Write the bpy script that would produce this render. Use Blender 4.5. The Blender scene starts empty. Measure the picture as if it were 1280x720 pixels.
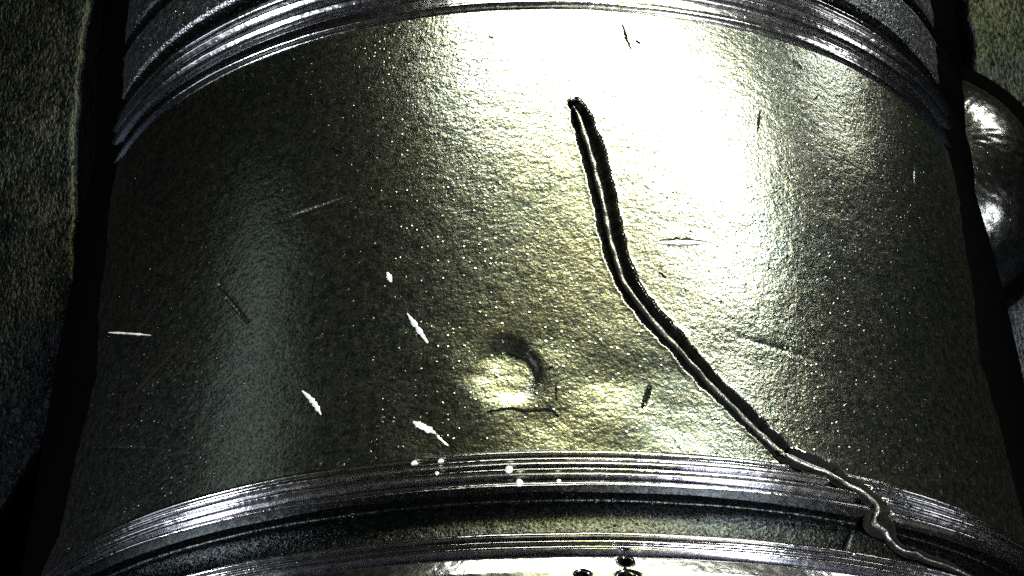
import bpy, math, random
import numpy as np
from mathutils import Matrix, Vector

random.seed(7); rng = np.random.default_rng(7)
SC = bpy.context.scene
COL = SC.collection
SC.unit_settings.scale_length = 0.005          # one unit is five millimetres: the fitting is about 10 mm across

# ------------------------------------------------------------------ camera
TILT, H, FPX, Y0, X0, ROLL = .4568, 5.0783, 2804.5, -.1334, .0491, .0178
ex = Vector((1, 0, 0)); ax = Vector((0, math.cos(TILT), -math.sin(TILT))); up = Vector((0, math.sin(TILT), math.cos(TILT)))
M = Matrix((ex, ax, up)).transposed()          # world axes (along x, the fitting's axis, up) seen from the microscope
Rz = Matrix.Rotation(ROLL, 3, 'Z')
Minv = M.transposed()
cam_loc = Minv @ (Rz.transposed() @ Vector((0, 0, H)) - Vector((X0, Y0, 0)))
cam_rot = Minv @ Rz.transposed()
LIFT = 1.36                                    # height of the fitting's axis over the plate
cd = bpy.data.cameras.new('camera'); cam = bpy.data.objects.new('camera', cd); COL.objects.link(cam)
cd.sensor_width = 36; cd.lens = FPX / 1280 * 36; cd.clip_start = .05; cd.clip_end = 200
cam.matrix_world = Matrix.Translation(cam_loc + Vector((0, 0, LIFT))) @ cam_rot.to_4x4()
SC.camera = cam

# ------------------------------------------------------------------ world and lamps
w = bpy.data.worlds.new("World"); SC.world = w; w.use_nodes = True
bg = w.node_tree.nodes['Background']; bg.inputs[0].default_value = (.75, .95, .9, 1); bg.inputs[1].default_value = .003
SC.view_settings.view_transform = 'Standard'; SC.view_settings.look = 'None'
SC.view_settings.exposure = 0; SC.view_settings.gamma = 1
SC.cycles.use_denoising = False
SC.cycles.max_bounces = 6; SC.cycles.sample_clamp_indirect = 4

def lamp(name, loc, target, sx, sy, power, color):
    l = bpy.data.lights.new(name, 'AREA'); l.shape = 'RECTANGLE'; l.size = sx; l.size_y = sy
    l.energy = power; l.color = color
    o = bpy.data.objects.new(name, l); COL.objects.link(o)
    o.location = Vector(loc) + Vector((0, 0, LIFT))
    d = Vector(target) + Vector((0, 0, LIFT)) - o.location
    o.rotation_euler = d.to_track_quat('-Z', 'Y').to_euler()
    return o
lamp('inspection_lamp', (.68, 1.44, 2.04), (.36, .2, 1), 2.6, .5, 72, (1, 1, .86))
lamp('fill_lamp', (.9, 1.6, 2.9), (.3, 0, 1), 2.4, .9, 7, (1, 1, .70))
lamp('low_lamp', (1.2, 5.0, 4.1), (.3, -.6, 1.05), 1.5, 1.0, 215, (1, .95, .28))
lamp('left_lamp', (-3.2, -1.5, 1.8), (0, 0, .9), 1.0, .6, 85, (.9, .93, 1))
lamp('low_left_lamp', (-3.9, -.5, 1.0), (-.5, -.2, .7), .7, .8, 5, (.86, .92, 1))
lamp('right_lamp', (1.7, -2.2, 3.0), (0, -.4, .9), 1.5, .5, 130, (.94, .94, 1))
lamp('low_right_lamp', (3.9, -.9, 1.1), (.5, -.5, .7), .7, .6, 9, (.94, .95, 1))
lamp('far_right_lamp', (3.6, 3.4, .35), (1.1, .6, -.4), .8, .5, 24, (1, 1, .93))
lamp('side_fill_lamp', (-1.80, -.10, 1.35), (-.6, -.5, .87), 1.5, .3, .32, (.80, 1, .98))  # unseen fill, added to brighten the lower left of the barrel

# ------------------------------------------------------------------ materials
def nodes(m):
    m.use_nodes = True; nt = m.node_tree; b = nt.nodes['Principled BSDF']; return nt, b
def speckled(name, cols, rough, bump, scale=190, metallic=1.0, stretch=(1, 1, 1), pits=.9, tarnish=.25, edge=.08):
    m = bpy.data.materials.new(name); nt, b = nodes(m); N, L = nt.nodes.new, nt.links.new
    tc = N('ShaderNodeTexCoord'); mp = N('ShaderNodeMapping'); mp.inputs['Scale'].default_value = stretch
    L(tc.outputs['Object'], mp.inputs[0])
    def noise(sc, det, r=.6):
        n = N('ShaderNodeTexNoise'); n.inputs['Scale'].default_value = sc; n.inputs['Detail'].default_value = det
        n.inputs['Roughness'].default_value = r; L(mp.outputs[0], n.inputs['Vector']); return n
    n1 = noise(scale, 2.0); n2 = noise(scale * .33, 1.5); n3 = noise(3.2, 3)
    vo = N('ShaderNodeTexVoronoi'); vo.inputs['Scale'].default_value = scale * .55; L(mp.outputs[0], vo.inputs['Vector'])
    mr = N('ShaderNodeMapRange'); mr.inputs[1].default_value = .12; mr.inputs[2].default_value = .32; mr.inputs[3].default_value = 1; mr.inputs[4].default_value = 0
    L(vo.outputs['Distance'], mr.inputs[0])
    # only a few of the cells carry a speck
    sx = N('ShaderNodeSeparateColor'); L(vo.outputs['Color'], sx.inputs[0])
    gt = N('ShaderNodeMath'); gt.operation = 'GREATER_THAN'; gt.inputs[1].default_value = .8; L(sx.outputs[0], gt.inputs[0])
    mu = N('ShaderNodeMath'); mu.operation = 'MULTIPLY'; L(gt.outputs[0], mu.inputs[0]); L(mr.outputs[0], mu.inputs[1])
    a1 = N('ShaderNodeMath'); a1.operation = 'MULTIPLY_ADD'; L(mu.outputs[0], a1.inputs[0]); a1.inputs[1].default_value = pits; L(n1.outputs[0], a1.inputs[2])
    a2 = N('ShaderNodeMath'); a2.operation = 'MULTIPLY_ADD'; L(n2.outputs[0], a2.inputs[0]); a2.inputs[1].default_value = .9; L(a1.outputs[0], a2.inputs[2])
    bp = N('ShaderNodeBump'); bp.inputs['Strength'].default_value = 1; bp.inputs['Distance'].default_value = bump
    L(a2.outputs[0], bp.inputs['Height']); L(bp.outputs[0], b.inputs['Normal'])
    cr = N('ShaderNodeValToRGB'); e = cr.color_ramp.elements
    e[0].position = .35; e[0].color = (*cols[0], 1); e[1].position = .66; e[1].color = (*cols[1], 1)
    k = e.new(.5); k.color = (*cols[2], 1)
    mx = N('ShaderNodeMix'); mx.data_type = 'FLOAT'; mx.inputs[0].default_value = .5
    L(n2.outputs[0], mx.inputs[2]); L(n3.outputs[0], mx.inputs[3]); L(mx.outputs[0], cr.inputs[0])
    tr = N('ShaderNodeMapRange'); tr.inputs[1].default_value = .36; tr.inputs[2].default_value = .60; tr.inputs[3].default_value = tarnish; tr.inputs[4].default_value = 1.0
    L(n1.outputs[0], tr.inputs[0]); vm = N('ShaderNodeVectorMath'); vm.operation = 'SCALE'; L(cr.outputs[0], vm.inputs[0]); L(tr.outputs[0], vm.inputs[3])
    L(vm.outputs[0], b.inputs['Base Color'])
    b.inputs['Metallic'].default_value = metallic; b.inputs['Specular Tint'].default_value = (edge, edge, edge, 1)
    rr = N('ShaderNodeMapRange'); rr.inputs[1].default_value = .3; rr.inputs[2].default_value = .7
    rr.inputs[3].default_value = rough * .9; rr.inputs[4].default_value = rough * 1.1; L(n2.outputs[0], rr.inputs[0]); L(rr.outputs[0], b.inputs['Roughness'])
    return m
M_BODY = speckled('worn_brass', [(.44, .53, .51), (.62, .62, .47), (.53, .57, .49)], .235, .00072, pits=.8, tarnish=.36)
M_BOSS = speckled('smooth_grey_metal', [(.50, .54, .54), (.66, .66, .60), (.58, .60, .57)], .20, .0004, tarnish=.5, edge=.05)
M_RIDGE = speckled('bright_ridge_metal', [(.68, .69, .76), (.82, .80, .82), (.74, .75, .77)], .16, .00016, tarnish=.8)
M_SHOULDER = speckled('grey_blue_metal', [(.45, .52, .58), (.70, .70, .72), (.58, .60, .64)], .33, .0020, tarnish=.15, edge=.2)
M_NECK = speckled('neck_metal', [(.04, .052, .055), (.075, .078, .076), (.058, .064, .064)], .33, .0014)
M_PLATE = speckled('dull_plate', [(.018, .023, .032), (.050, .056, .070), (.030, .036, .046)], .40, .0026, scale=130, metallic=1, stretch=(1, .55, 1))
def plain(name, col, rough, metallic, bump=.0, scale=150, spec=.5):
    m = bpy.data.materials.new(name); nt, b = nodes(m); N, L = nt.nodes.new, nt.links.new
    tc = N('ShaderNodeTexCoord'); n = N('ShaderNodeTexNoise'); n.inputs['Scale'].default_value = scale; L(tc.outputs['Object'], n.inputs['Vector'])
    c = N('ShaderNodeMix'); c.data_type = 'RGBA'; c.inputs[6].default_value = (*[v * .7 for v in col], 1); c.inputs[7].default_value = (*[min(1, v * 1.25) for v in col], 1)
    L(n.outputs[0], c.inputs[0]); L(c.outputs[2], b.inputs['Base Color'])
    bp = N('ShaderNodeBump'); bp.inputs['Distance'].default_value = bump; L(n.outputs[0], bp.inputs['Height'])
    if bump: L(bp.outputs[0], b.inputs['Normal'])
    b.inputs['Roughness'].default_value = rough; b.inputs['Metallic'].default_value = metallic; b.inputs['Specular IOR Level'].default_value = spec
    return m
M_OXIDE = plain('black_oxide', (.006, .006, .005), .7, .0, .003, spec=.12)
M_BURR = plain('polished_burr', (.36, .37, .36), .42, 1, .0030, scale=110)
M_BLACK = plain('black_bed_and_shade', (.0012, .0012, .0014), .95, 0, .002, spec=.0)  # channel bed, also the added strips and ring that stand in for shade
M_GLINT = plain('white_glint', (.92, .92, .88), .4, .0, .0004)  # near-white base colour paints the glints of nicks and specks

# ------------------------------------------------------------------ the fitting's shape
def base_r(s):
    return .998 - .09 * np.clip(s + .2, 0, .6) ** 2 + .070 * np.clip(.27 - s, 0, 2) + .16 * np.clip(-.35 - s, 0, .34) ** 3 + .25 * np.clip(-.69 - s, 0, 2)
PROF = np.array([   # (position along the axis, height above the plain body)
    (-1.30, .010), (-.935, .010), (-.905, .004), (-.899, -.012), (-.896, -.006), (-.890, .012), (-.884, .004), (-.879, .013), (-.874, .003),
    (-.870, -.004), (-.865, .010), (-.858, .006), (-.854, -.022), (-.85, -.024), (-.80, -.025), (-.788, -.026), (-.782, -.024), (-.776, .000),
    (-.768, .022), (-.758, .014), (-.751, -.006), (-.745, .012), (-.738, .022), (-.730, .010), (-.726, -.008), (-.720, .008), (-.714, .015), (-.706, .006),
    (-.702, -.005), (-.696, .005), (-.690, .000), (-.66, 0), (.262, 0), (.266, -.008), (.274, .008), (.284, .006), (.300, .006),
    (.304, -.008), (.313, .014), (.322, .022), (.330, .014), (.336, -.006), (.344, .014), (.354, .024), (.364, .014), (.370, -.006), (.378, .016), (.388, .020), (.398, .008),
    (.405, -.008), (.414, -.024), (.424, -.024), (.432, .0), (.440, .012), (.53, .018), (.538, .008), (.546, -.012), (.556, -.012), (.564, .012), (.572, .02), (.90, .02)])
GX = np.arange(-1.3, .9, .0005); GY = np.interp(GX, PROF[:, 0], PROF[:, 1])
ker = np.hanning(11); ker /= ker.sum(); GY = np.convolve(np.pad(GY, 5, 'edge'), ker, 'valid')
def prof(s): return np.interp(s, GX, GY)

# value noise on a grid, used for real unevenness of the ridges and the barrel
def vnoise(u, v, seed):
    r = np.random.default_rng(seed); G = r.random((256, 256)) * 2 - 1
    i = np.floor(u).astype(int); j = np.floor(v).astype(int); fu = u - i; fv = v - j
    fu = fu * fu * (3 - 2 * fu); fv = fv * fv * (3 - 2 * fv)
    g = lambda a, b: G[a % 256, b % 256]
    return (g(i, j) * (1 - fu) + g(i + 1, j) * fu) * (1 - fv) + (g(i, j + 1) * (1 - fu) + g(i + 1, j + 1) * fu) * fv

CR = np.array([(0.034, 0.072), (0.006, 0.082), (-0.046, 0.094), (-0.106, 0.106), (-0.182, 0.118), (-0.25, 0.126), (-0.302, 0.136), (-0.35, 0.148), (-0.394, 0.172), (-0.438, 0.204), (-0.482, 0.24), (-0.54, 0.282), (-0.58, 0.322), (-0.632, 0.37), (-0.658, 0.4), (-0.68, 0.412), (-0.686, 0.438), (-0.694, 0.466), (-0.706, 0.49), (-0.722, 0.508), (-0.734, 0.536), (-0.752, 0.544), (-0.772, 0.554), (-0.79, 0.568), (-0.814, 0.61), (-0.824, 0.664), (-0.828, 0.724), (-0.836, 0.76), (-0.846, 0.798)])
# half widths left and right of the middle burr at each of those points
CL = np.array([.011, .018, .020, .021, .021, .021, .021, .020, .022, .022, .021, .021, .021, .021, .021, .021, .021, .021, .022, .022, .022, .022, .021, .018, .014, .012, .010, .010, .008])
CRt = np.array([.014, .018, .022, .023, .022, .021, .020, .020, .019, .018, .018, .017, .017, .018, .019, .021, .022, .022, .023, .023, .023, .023, .021, .018, .013, .012, .012, .011, .010])
def resample(P, W, step=.003):
    q = P.copy(); q[:, 1] *= 1.0
    d = np.r_[0, np.cumsum(np.hypot(*(np.diff(q, axis=0).T)))]
    t = np.arange(0, d[-1], step)
    out = [np.interp(t, d, c) for c in (q[:, 0], q[:, 1], *W)]
    k = np.hanning(9); k /= k.sum()
    return t, [np.convolve(np.pad(o, 4, 'edge'), k, 'valid') for o in out]
ct, (cs, cth, cl, crr) = resample(CR, (CL, CRt))
cs = cs + .0008 * vnoise(ct * 45, ct * 0, 3); cth = cth + .0008 * vnoise(ct * 45, ct * 0 + 9, 4)
rag = .0085 * np.clip((-.67 - cs) / .01, 0, 1) * (cs > -.82); cs = cs + rag * vnoise(ct * 36, ct * 0 + 3, 7); cth = cth + rag * vnoise(ct * 42, ct * 0 + 6, 8)
cl = cl * (1 + .13 * vnoise(ct * 80, ct * 0, 5)); crr = crr * (1 + .14 * vnoise(ct * 80, ct * 0, 6))
tan = np.stack([np.gradient(cs), np.gradient(cth)], 1); tan /= np.linalg.norm(tan, axis=1, keepdims=True)
# 'right' of the path when going down the picture is towards larger angle
nrm = np.stack([tan[:, 1], -tan[:, 0]], 1)
def crack_field(s, th):
    """signed position across the crack, -1..1 inside, and the depth envelope"""
    out = np.full(s.shape, 9.0)
    m = (s < .07) & (s > -.89) & (th > .03) & (th < .85)
    idx = np.flatnonzero(m)
    S, T = s.flat[idx], th.flat[idx]; best = np.full(S.shape, 9.0)
    for a in range(0, len(idx), 20000):
        ss, tt = S[a:a + 20000], T[a:a + 20000]
        d2 = (ss[:, None] - cs[None, ::2]) ** 2 + (tt[:, None] - cth[None, ::2]) ** 2
        k = d2.argmin(1) * 2
        side = (ss - cs[k]) * nrm[k, 0] + (tt - cth[k]) * nrm[k, 1]
        wid = np.where(side < 0, cl[k], crr[k]); d = np.sqrt(d2.min(1))
        best[a:a + 20000] = np.sign(side) * d / wid
    out.flat[idx] = best
    return out
def marks(s, th):
    """dents, pits and gouges that are pressed into the metal"""
    d = np.zeros(s.shape)
    # the large dent: a steep wall on the right, a shallow ramp on the left
    ds, dt = (s + .530) / .063, (th + .058) / .066
    r = np.hypot(ds, dt * (1 + .12 * ds)) + .20 * vnoise(s * 22, th * 22, 22)
    inside = 1 / (1 + np.exp(np.clip((r - .90) / (.07 + .07 * np.clip(-dt, 0, 1) + .07 * np.clip(-ds, 0, 1)), -30, 30)))
    d -= .013 * inside * np.clip(.75 + .25 * dt + .1 * ds, .02, 1.2)
    d += .0009 * inside * vnoise(s * 50, th * 50, 23)
    # soft hollows round it
    d += .007 * vnoise(s * 11 + 3, th * 9, 21) * np.exp(-((s + .57) / .12) ** 2 - ((th - .05) / .35) ** 2)
    for (a1, b1, a2, b2, wd, dp) in (
            (-.264, .536, -.300, .576, .003, .003), (-.564, .178, -.604, .166, .003, .007),
            (.086, .87, .04, .856, .003, .002), (-.252, -.62, -.352, -.54, .003, .006), (-.154, -.486, -.134, -.334, .004, .004),
            (-.798, .514, -.866, .472, .003, .003), (-.646, -.172, -.672, -.15, .002, .004), (-.446, .346, -.468, .504, .006, .0011),
            (-.454, -1.04, -.56, -.73, .002, .001)):
        vx, vy = a2 - a1, b2 - b1; L2 = vx * vx + vy * vy
        u = np.clip(((s - a1) * vx + (th - b1) * vy) / L2, 0, 1)
        q = np.hypot(s - a1 - u * vx, th - b1 - u * vy) / wd
        d -= dp * np.exp(-q * q) * (.35 + .65 * np.sin(np.pi * np.clip(u, .05, .95)))
    for (a1, b1, wd, dp) in ((-.946, .048, .008, .03), (-.914, .112, .008, .034), (-.952, .112, .012, .04),
                             (-.60, -.26, .006, .001)):
        d -= dp * np.exp(-(((s - a1) ** 2 + (th - b1) ** 2) / wd ** 2) ** 1.5)
    return d
def surf_r(s, th, with_crack=True):
    c = crack_field(s, th) if with_crack else np.full(s.shape, 9.0)
    wob = .0010 * vnoise(s * 8 + 5, th * 6, 11) + .00028 * vnoise(s * 40, th * 30, 12)
    pr = prof(s + .0014 * vnoise(th * 9, s * 0, 13) + .0002 * vnoise(th * 60, s * 30, 14))
    ridge = (s < -.69) | (s > .262)
    pr = pr + np.where(ridge, .0002 * vnoise(th * 160, s * 160, 15) * np.clip(np.abs(pr) * 90, 0, 1), 0)
    fine = .00018 * vnoise(s * 150, th * 110, 16)
    r = base_r(s) + pr + wob + fine + marks(s, th)
    a = np.abs(c)
    groove = np.where(a < 1, -.050 * np.clip((1 - a) * 2.2, 0, 1) ** .8, .0008 * np.exp(-((a - 1.1) / .2) ** 2))
    return r + np.where(a < 3, groove, 0)

def link(name, me, mat, parent=None):
    o = bpy.data.objects.new(name, me); COL.objects.link(o)
    if mat: me.materials.append(mat)
    o.parent = parent
    return o
def grid_mesh(name, X, Y, Z, closed=False, smooth=True):
    n, m = X.shape
    me = bpy.data.meshes.new(name); me.vertices.add(n * m)
    me.vertices.foreach_set('co', np.stack([X, Y, Z], -1).astype(np.float32).ravel())
    I = np.arange(n * m).reshape(n, m)
    if closed: I = np.concatenate([I, I[:, :1]], 1)
    q = np.stack([I[:-1, :-1], I[:-1, 1:], I[1:, 1:], I[1:, :-1]], -1).reshape(-1, 4)
    me.loops.add(q.size); me.loops.foreach_set('vertex_index', q.ravel().astype(np.int32))
    me.polygons.add(len(q)); me.polygons.foreach_set('loop_start', (np.arange(len(q)) * 4).astype(np.int32))
    me.polygons.foreach_set('use_smooth', np.full(len(q), smooth))
    me.update(calc_edges=True)
    return me
TH = np.concatenate([np.arange(-1.45, 1.45, .0024), np.linspace(1.45, 2 * math.pi - 1.45, 90)[:-1]])
def to_xyz(s, th, r): return r * np.sin(th), s, r * np.cos(th)
def band(name, s0, s1, step, mat, parent):
    S = np.linspace(s0, s1, max(2, int(round((s1 - s0) / step)) + 1))
    s, th = np.meshgrid(S, TH, indexing='ij')
    return link(name, grid_mesh(name, *to_xyz(s, th, surf_r(s, th)), closed=True), mat, parent)

fit = bpy.data.objects.new('metal_fitting', None); COL.objects.link(fit)
fit.location = (0, .004, LIFT)
fit['label'] = 'round olive grey metal fitting with fine ridges, a dent and a long black crack'
fit['category'] = 'metal fitting'
barrel = band('barrel', -.6895, .262, .0022, M_BODY, fit)
barrel['label'] = 'smooth speckled barrel with a dent and bright highlight'
for a, b in ((.262, .305), (.305, .336), (.336, .370), (.370, .404)): band('ridge', a, b, .0016, M_RIDGE, fit)
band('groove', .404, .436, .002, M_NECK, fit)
band('shoulder', .436, .535, .003, M_SHOULDER, fit)
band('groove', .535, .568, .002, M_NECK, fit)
band('end_band', .568, .86, .008, M_SHOULDER, fit)
for a, b in ((-.7265, -.6895), (-.7510, -.7265), (-.7765, -.7510)): band('ridge', a, b, .0014, M_RIDGE, fit)
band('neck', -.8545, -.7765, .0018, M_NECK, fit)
for a, b in ((-.8740, -.8545), (-.8985, -.8740)): band('ridge', a, b, .0014, M_RIDGE, fit)
band('flange', -1.06, -.8985, .0026, M_RIDGE, fit)
for s in (.86, -1.06):                                               # the flat ends, with the bore
    th = np.linspace(0, 2 * math.pi, 129)[:-1]; R = float(base_r(np.array([s]))[0])
    rr = np.array([R * .99, R * .97, R * .75, R * .74, R * .74]); off = np.array([0, .004, .004, 0, -.3]) * (1 if s > 0 else -1)
    rg, tg = np.meshgrid(rr, th, indexing='ij'); sg = np.repeat((s + off)[:, None], len(th), 1)
    link('end_face', grid_mesh('end_face', *to_xyz(sg, tg, rg), closed=True, smooth=False), M_NECK, fit)

# the crack: black walls lining the groove, and a bright burr along its middle
fr = np.array([-1.04, -.92, -.75, -.5, -.28, -.12, .12, .28, .5, .75, .92, 1.04])
dp = np.array([-.002, -.004, -.018, -.030, -.026, -.016, -.016, -.026, -.030, -.018, -.004, -.002])
wv = np.where(fr[None] < 0, cl[:, None], crr[:, None]) * fr[None]
taper = np.clip(ct / .012, .15, 1)[:, None]
sg = cs[:, None] + nrm[:, :1] * wv * taper; tg = cth[:, None] + nrm[:, 1:] * wv * taper
def shell(s, th): return base_r(s) + prof(s)
k9 = np.hanning(9); k9 /= k9.sum()
jag = .003 * vnoise(sg * 220, tg * 220, 31) * (np.abs(fr) < .9)[None]
kw = np.hanning(121); kw /= kw.sum(); GW = np.convolve(np.pad(GY, 60, 'edge'), kw, 'valid')       # the ridges are torn down along the crack
def torn(s, th): return base_r(s) + np.where(s < -.66, np.interp(s, GX, GW) + .004, prof(s)) + .0005 * vnoise(s * 60, th * 60, 35)
rg = torn(sg, tg) + dp[None] * np.where(sg < -.67, .55, 1) + jag
walls = link('crack', grid_mesh('crack', *to_xyz(sg, tg, rg)), M_OXIDE, barrel)
walls['label'] = 'long black crack running down across the lower ridges'
ang = np.linspace(0, math.pi, 7)
bw = (.0048 + .0010 * vnoise(ct * 60, ct * 0, 33)) * np.clip(ct / .03, .4, 1) * np.where(cs < -.68, .9, 1.0) * np.where(cs < -.80, .55, 1)
bs = cs[:, None] + nrm[:, :1] * bw[:, None] * -np.cos(ang)[None]; bt = cth[:, None] + nrm[:, 1:] * bw[:, None] * -np.cos(ang)[None]
bh = torn(bs, bt) - np.where(bs < -.67, .006, .014) + (np.sin(ang)[None] * (.007 + .003 * vnoise(ct * 50, ct * 0, 34)[:, None]))
link('burr', grid_mesh('burr', *to_xyz(bs, bt, bh)), M_BURR, barrel)

# bright nicks: short torn slivers with their glint painted white, lying in a dark rim
def sliver(a, b, wd, name='nick', bend=.0, hgt=.004):
    a = np.array(a); b = np.array(b); n = 18; t = np.linspace(0, 1, n)
    P = a[None] * (1 - t)[:, None] + b[None] * t[:, None]; d = (b - a) / np.linalg.norm(b - a); nn = np.array([d[1], -d[0]])
    P = P + nn[None] * (bend * np.sin(np.pi * t))[:, None]
    wv = wd * np.sin(np.pi * np.clip(t, .03, .97)) ** .6 * (1 + .25 * rng.standard_normal(n))
    f = np.linspace(-1, 1, 6)
    s = P[:, :1] + nn[0] * wv[:, None] * f[None]; th = P[:, 1:] + nn[1] * wv[:, None] * f[None]
    r = surf_r(s, th) + .001 + hgt * (1 - f[None] ** 2) * np.sin(np.pi * t)[:, None]
    o = link(name, grid_mesh(name, *to_xyz(s, th, r)), M_GLINT, barrel)
    # its dark lip on the upper right side
    f2 = np.linspace(.9, 2.0, 4); s = P[:, :1] + nn[0] * wv[:, None] * f2[None]; th = P[:, 1:] + nn[1] * wv[:, None] * f2[None]
    r = surf_r(s, th) + .0012 - .001 * np.abs(f2[None] - 1.4)
    link('lip', grid_mesh('lip', *to_xyz(s, th, r)), M_OXIDE, barrel)
sliver((-.312, -.266), (-.334, -.258), .0045)
sliver((-.402, -.228), (-.468, -.190), .0050)
sliver((-.526, -.414), (-.582, -.374), .0042, bend=.003)
sliver((-.620, -.212), (-.647, -.174), .0060)
sliver((-.268, .205), (-.256, .305), .0048, hgt=.006)
sliver((-.225, -.97), (-.300, -.795), .0020)
def scratch(pts, wd):
    P0 = np.array(pts); n = 24; t = np.linspace(0, 1, n); tk = np.linspace(0, 1, len(P0))
    P = np.stack([np.interp(t, tk, P0[:, 0]), np.interp(t, tk, P0[:, 1])], 1); P += .0009 * rng.standard_normal(P.shape)
    d = np.gradient(P, axis=0); d /= np.linalg.norm(d, axis=1, keepdims=True); nn = np.stack([d[:, 1], -d[:, 0]], 1)
    wv = wd * np.sin(np.pi * np.clip(t, .04, .96)) ** .5 * (.8 + .35 * rng.random(n)); f = np.array([-1, -.4, .4, 1])
    a_ = P[:, :1] + nn[:, :1] * wv[:, None] * f; b_ = P[:, 1:] + nn[:, 1:] * wv[:, None] * f
    r = surf_r(a_, b_) + np.array([.0008, .0024, .0024, .0008])[None]
    link('scratch', grid_mesh('scratch', *to_xyz(a_, b_, r)), M_OXIDE, barrel)
scratch([(-.612, -.090), (-.606, -.05), (-.612, -.02), (-.609, .012), (-.622, .026)], .0029)
scratch([(-.418, -.83), (-.385, -.765), (-.350, -.698)], .0045)
scratch([(.23, .176), (.20, .180), (.166, .188)], .0030)
scratch([(.068, .444), (.045, .438), (.016, .432)], .0028)
scratch([(-.264, .536), (-.300, .576)], .0026)
scratch([(-.564, .178), (-.604, .166)], .0015)
scratch([(-.252, -.62), (-.352, -.54)], .0016)
scratch([(-.798, .514), (-.866, .472)], .0016)
scratch([(-.535, -.285), (-.541, -.262)], .0045)
scratch([(-.914, .104), (-.915, .121)], .0075)
scratch([(-.945, .040), (-.947, .056)], .0075)
scratch([(-.951, .098), (-.953, .128)], .0110)
scratch([(-.928, .108), (-.940, .112)], .0040)
scratch([(-.352, -.708), (-.357, -.689)], .0065)
scratch([(-.650, -.168), (-.682, -.138)], .0012)
for q in range(26):
    a0, b0 = rng.uniform(-.64, .24), rng.uniform(-.9, .85); g = rng.uniform(0, 6.28); l_ = rng.uniform(.008, .03)
    scratch([(a0, b0), (a0 + l_ * math.sin(g), b0 + l_ * math.cos(g))], rng.uniform(.0008, .0017))
def bead(s, th, rad, name='metal_speck'):
    me = bpy.data.meshes.new(name); V = []; F = []
    c = Vector(to_xyz(s, th, float(surf_r(np.array([s]), np.array([th]), False)[0]) + rad * .1))
    n1, n2 = 6, 9
    for i in range(n1 + 1):
        for j in range(n2):
            a = math.pi * i / n1; b = 2 * math.pi * j / n2; k = rad * (1 + random.uniform(-.12, .12))
            V.append(c + Vector((k * math.sin(a) * math.cos(b), k * math.sin(a) * math.sin(b), k * math.cos(a))))
    for i in range(n1):
        for j in range(n2): F.append((i * n2 + j, (i + 1) * n2 + j, (i + 1) * n2 + (j + 1) % n2, i * n2 + (j + 1) % n2))
    me.from_pydata(V, [], F); me.polygons.foreach_set('use_smooth', [True] * len(F)); me.update()
    return link(name, me, M_GLINT, fit)
for s, t, r in ((-.708, -.204, .006), (-.708, -.162, .0055), (-.738, -.054, .0068), (-.766, -.038, .0065), (-.737, -.164, .0035), (-.763, .021, .004)):
    bead(s, t, r)

# the round boss that stands out on the right flank
def boss():
    c = Vector((.985, .60, -.45)); n1, n2 = 90, 200
    a = np.linspace(0, math.pi, n1)[:, None] + np.zeros((1, n2)); b = np.linspace(0, 2 * math.pi, n2 + 1)[:-1][None] + np.zeros((n1, 1))
    k = 1 + .004 * vnoise(a * 20, b * 20, 41)
    X = c.x + .33 * k * np.sin(a) * np.cos(b); Y = c.y + .33 * k * np.sin(a) * np.sin(b); Z = c.z + .31 * k * np.cos(a)
    return link('boss', grid_mesh('boss', X, Y, Z, closed=True), M_BOSS, fit)
boss()['label'] = 'rounded boss on the right flank'

# added black strips over both flanks, standing in for shade at the limbs
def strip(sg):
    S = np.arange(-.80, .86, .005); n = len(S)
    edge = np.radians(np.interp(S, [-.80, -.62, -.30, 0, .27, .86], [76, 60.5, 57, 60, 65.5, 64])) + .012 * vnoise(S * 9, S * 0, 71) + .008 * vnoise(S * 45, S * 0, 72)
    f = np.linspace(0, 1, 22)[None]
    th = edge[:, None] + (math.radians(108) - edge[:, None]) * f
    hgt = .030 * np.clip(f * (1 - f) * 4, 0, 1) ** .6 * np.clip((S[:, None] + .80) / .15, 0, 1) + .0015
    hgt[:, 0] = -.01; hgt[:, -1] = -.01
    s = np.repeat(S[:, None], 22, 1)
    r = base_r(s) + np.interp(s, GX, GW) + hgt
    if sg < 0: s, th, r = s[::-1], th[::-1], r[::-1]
    link('limb_shade_strip', grid_mesh('limb_shade_strip', *to_xyz(s, sg * th, r)), M_BLACK, fit)
strip(-1); strip(1)

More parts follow.
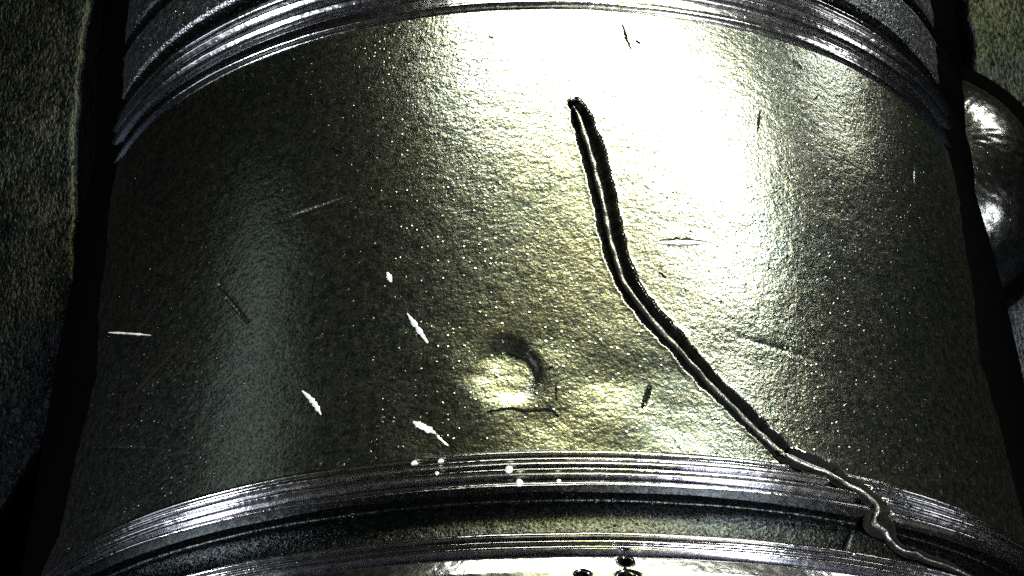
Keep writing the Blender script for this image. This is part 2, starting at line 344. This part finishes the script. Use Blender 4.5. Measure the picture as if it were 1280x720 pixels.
# ------------------------------------------------------------------ the plate, with the dark channel the fitting lies in
HP = -.55 + LIFT
LE = np.array([(-1.18, 6), (-1.18, 1.322), (-1.196, 1.167), (-1.197, 1.016), (-1.183, .722), (-1.172, .51), (-1.165, .35), (-1.171, .172), (-1.207, .042), (-1.261, -.085), (-1.312, -.189), (-1.416, -.33), (-1.6, -.6), (-1.7, -6)])
RE = np.array([(1.2, 6), (1.2, 1.271), (1.201, 1.117), (1.194, 1.009), (1.171, .771), (1.162, .51), (1.189, .349), (1.199, .236), (1.204, .104), (1.21, -.047), (1.23, -.216), (1.268, -.38), (1.4, -.6), (1.5, -6)])
def plate(E, sg, label):
    y = np.concatenate([np.linspace(-6, -.8, 20), np.arange(-.79, 1.9, .009), np.linspace(1.91, 6, 20)])
    xe = np.interp(y, E[::-1, 1], E[::-1, 0]); xe = np.convolve(np.pad(xe, 6, 'edge'), np.hanning(15)[1:-1] / np.hanning(15).sum(), 'valid')
    xe = xe + .004 * vnoise(y * 14, y * 0, 61)
    prof2 = [(0, -.81), (0, -.03), (.002, -.014), (.008, -.004), (.018, 0), (.03, 0)] + [(v, 0) for v in np.arange(.045, .9, .012)] + [(v, 0) for v in np.linspace(.95, 5, 14)]
    P = np.array(prof2); Y = np.repeat(y[:, None], len(P), 1)
    X = xe[:, None] + sg * P[None, :, 0]; Z = HP + P[None, :, 1] + np.where(P[None, :, 0] > .02, .004 * vnoise(X * 9, Y * 9, 51), 0)
    if sg < 0: X, Y, Z = X[::-1], Y[::-1], Z[::-1]
    o = link('plate', grid_mesh('plate', X, Y, Z), M_PLATE)
    o['kind'] = 'structure'; o['label'] = label
plate(LE, -1, 'dark speckled plate left of the fitting')
plate(RE, 1, 'grey speckled plate right of the fitting')
gx = np.linspace(-6, 6, 40); X, Y = np.meshgrid(gx, gx, indexing='ij')
bed = link('surface', grid_mesh('surface', Y, X, 0 * X), M_BLACK)
bed['kind'] = 'structure'; bed['label'] = 'black bed of the channel under the fitting'
# added black ring, stands in for the dark grazing rim of the boss
a = np.linspace(0, 2 * math.pi, 121)[:-1][None] + np.zeros((8, 1)); b = np.linspace(0, 2 * math.pi, 9)[:-1][:, None] + np.zeros((1, 120))
rr = .365 + .034 * np.cos(b)
link('dark_rim_ring', grid_mesh('dark_rim_ring', .985 + rr * np.cos(a), (.665 + rr * np.sin(a)), -.50 + .03 * np.sin(b), closed=True), M_BLACK, fit)
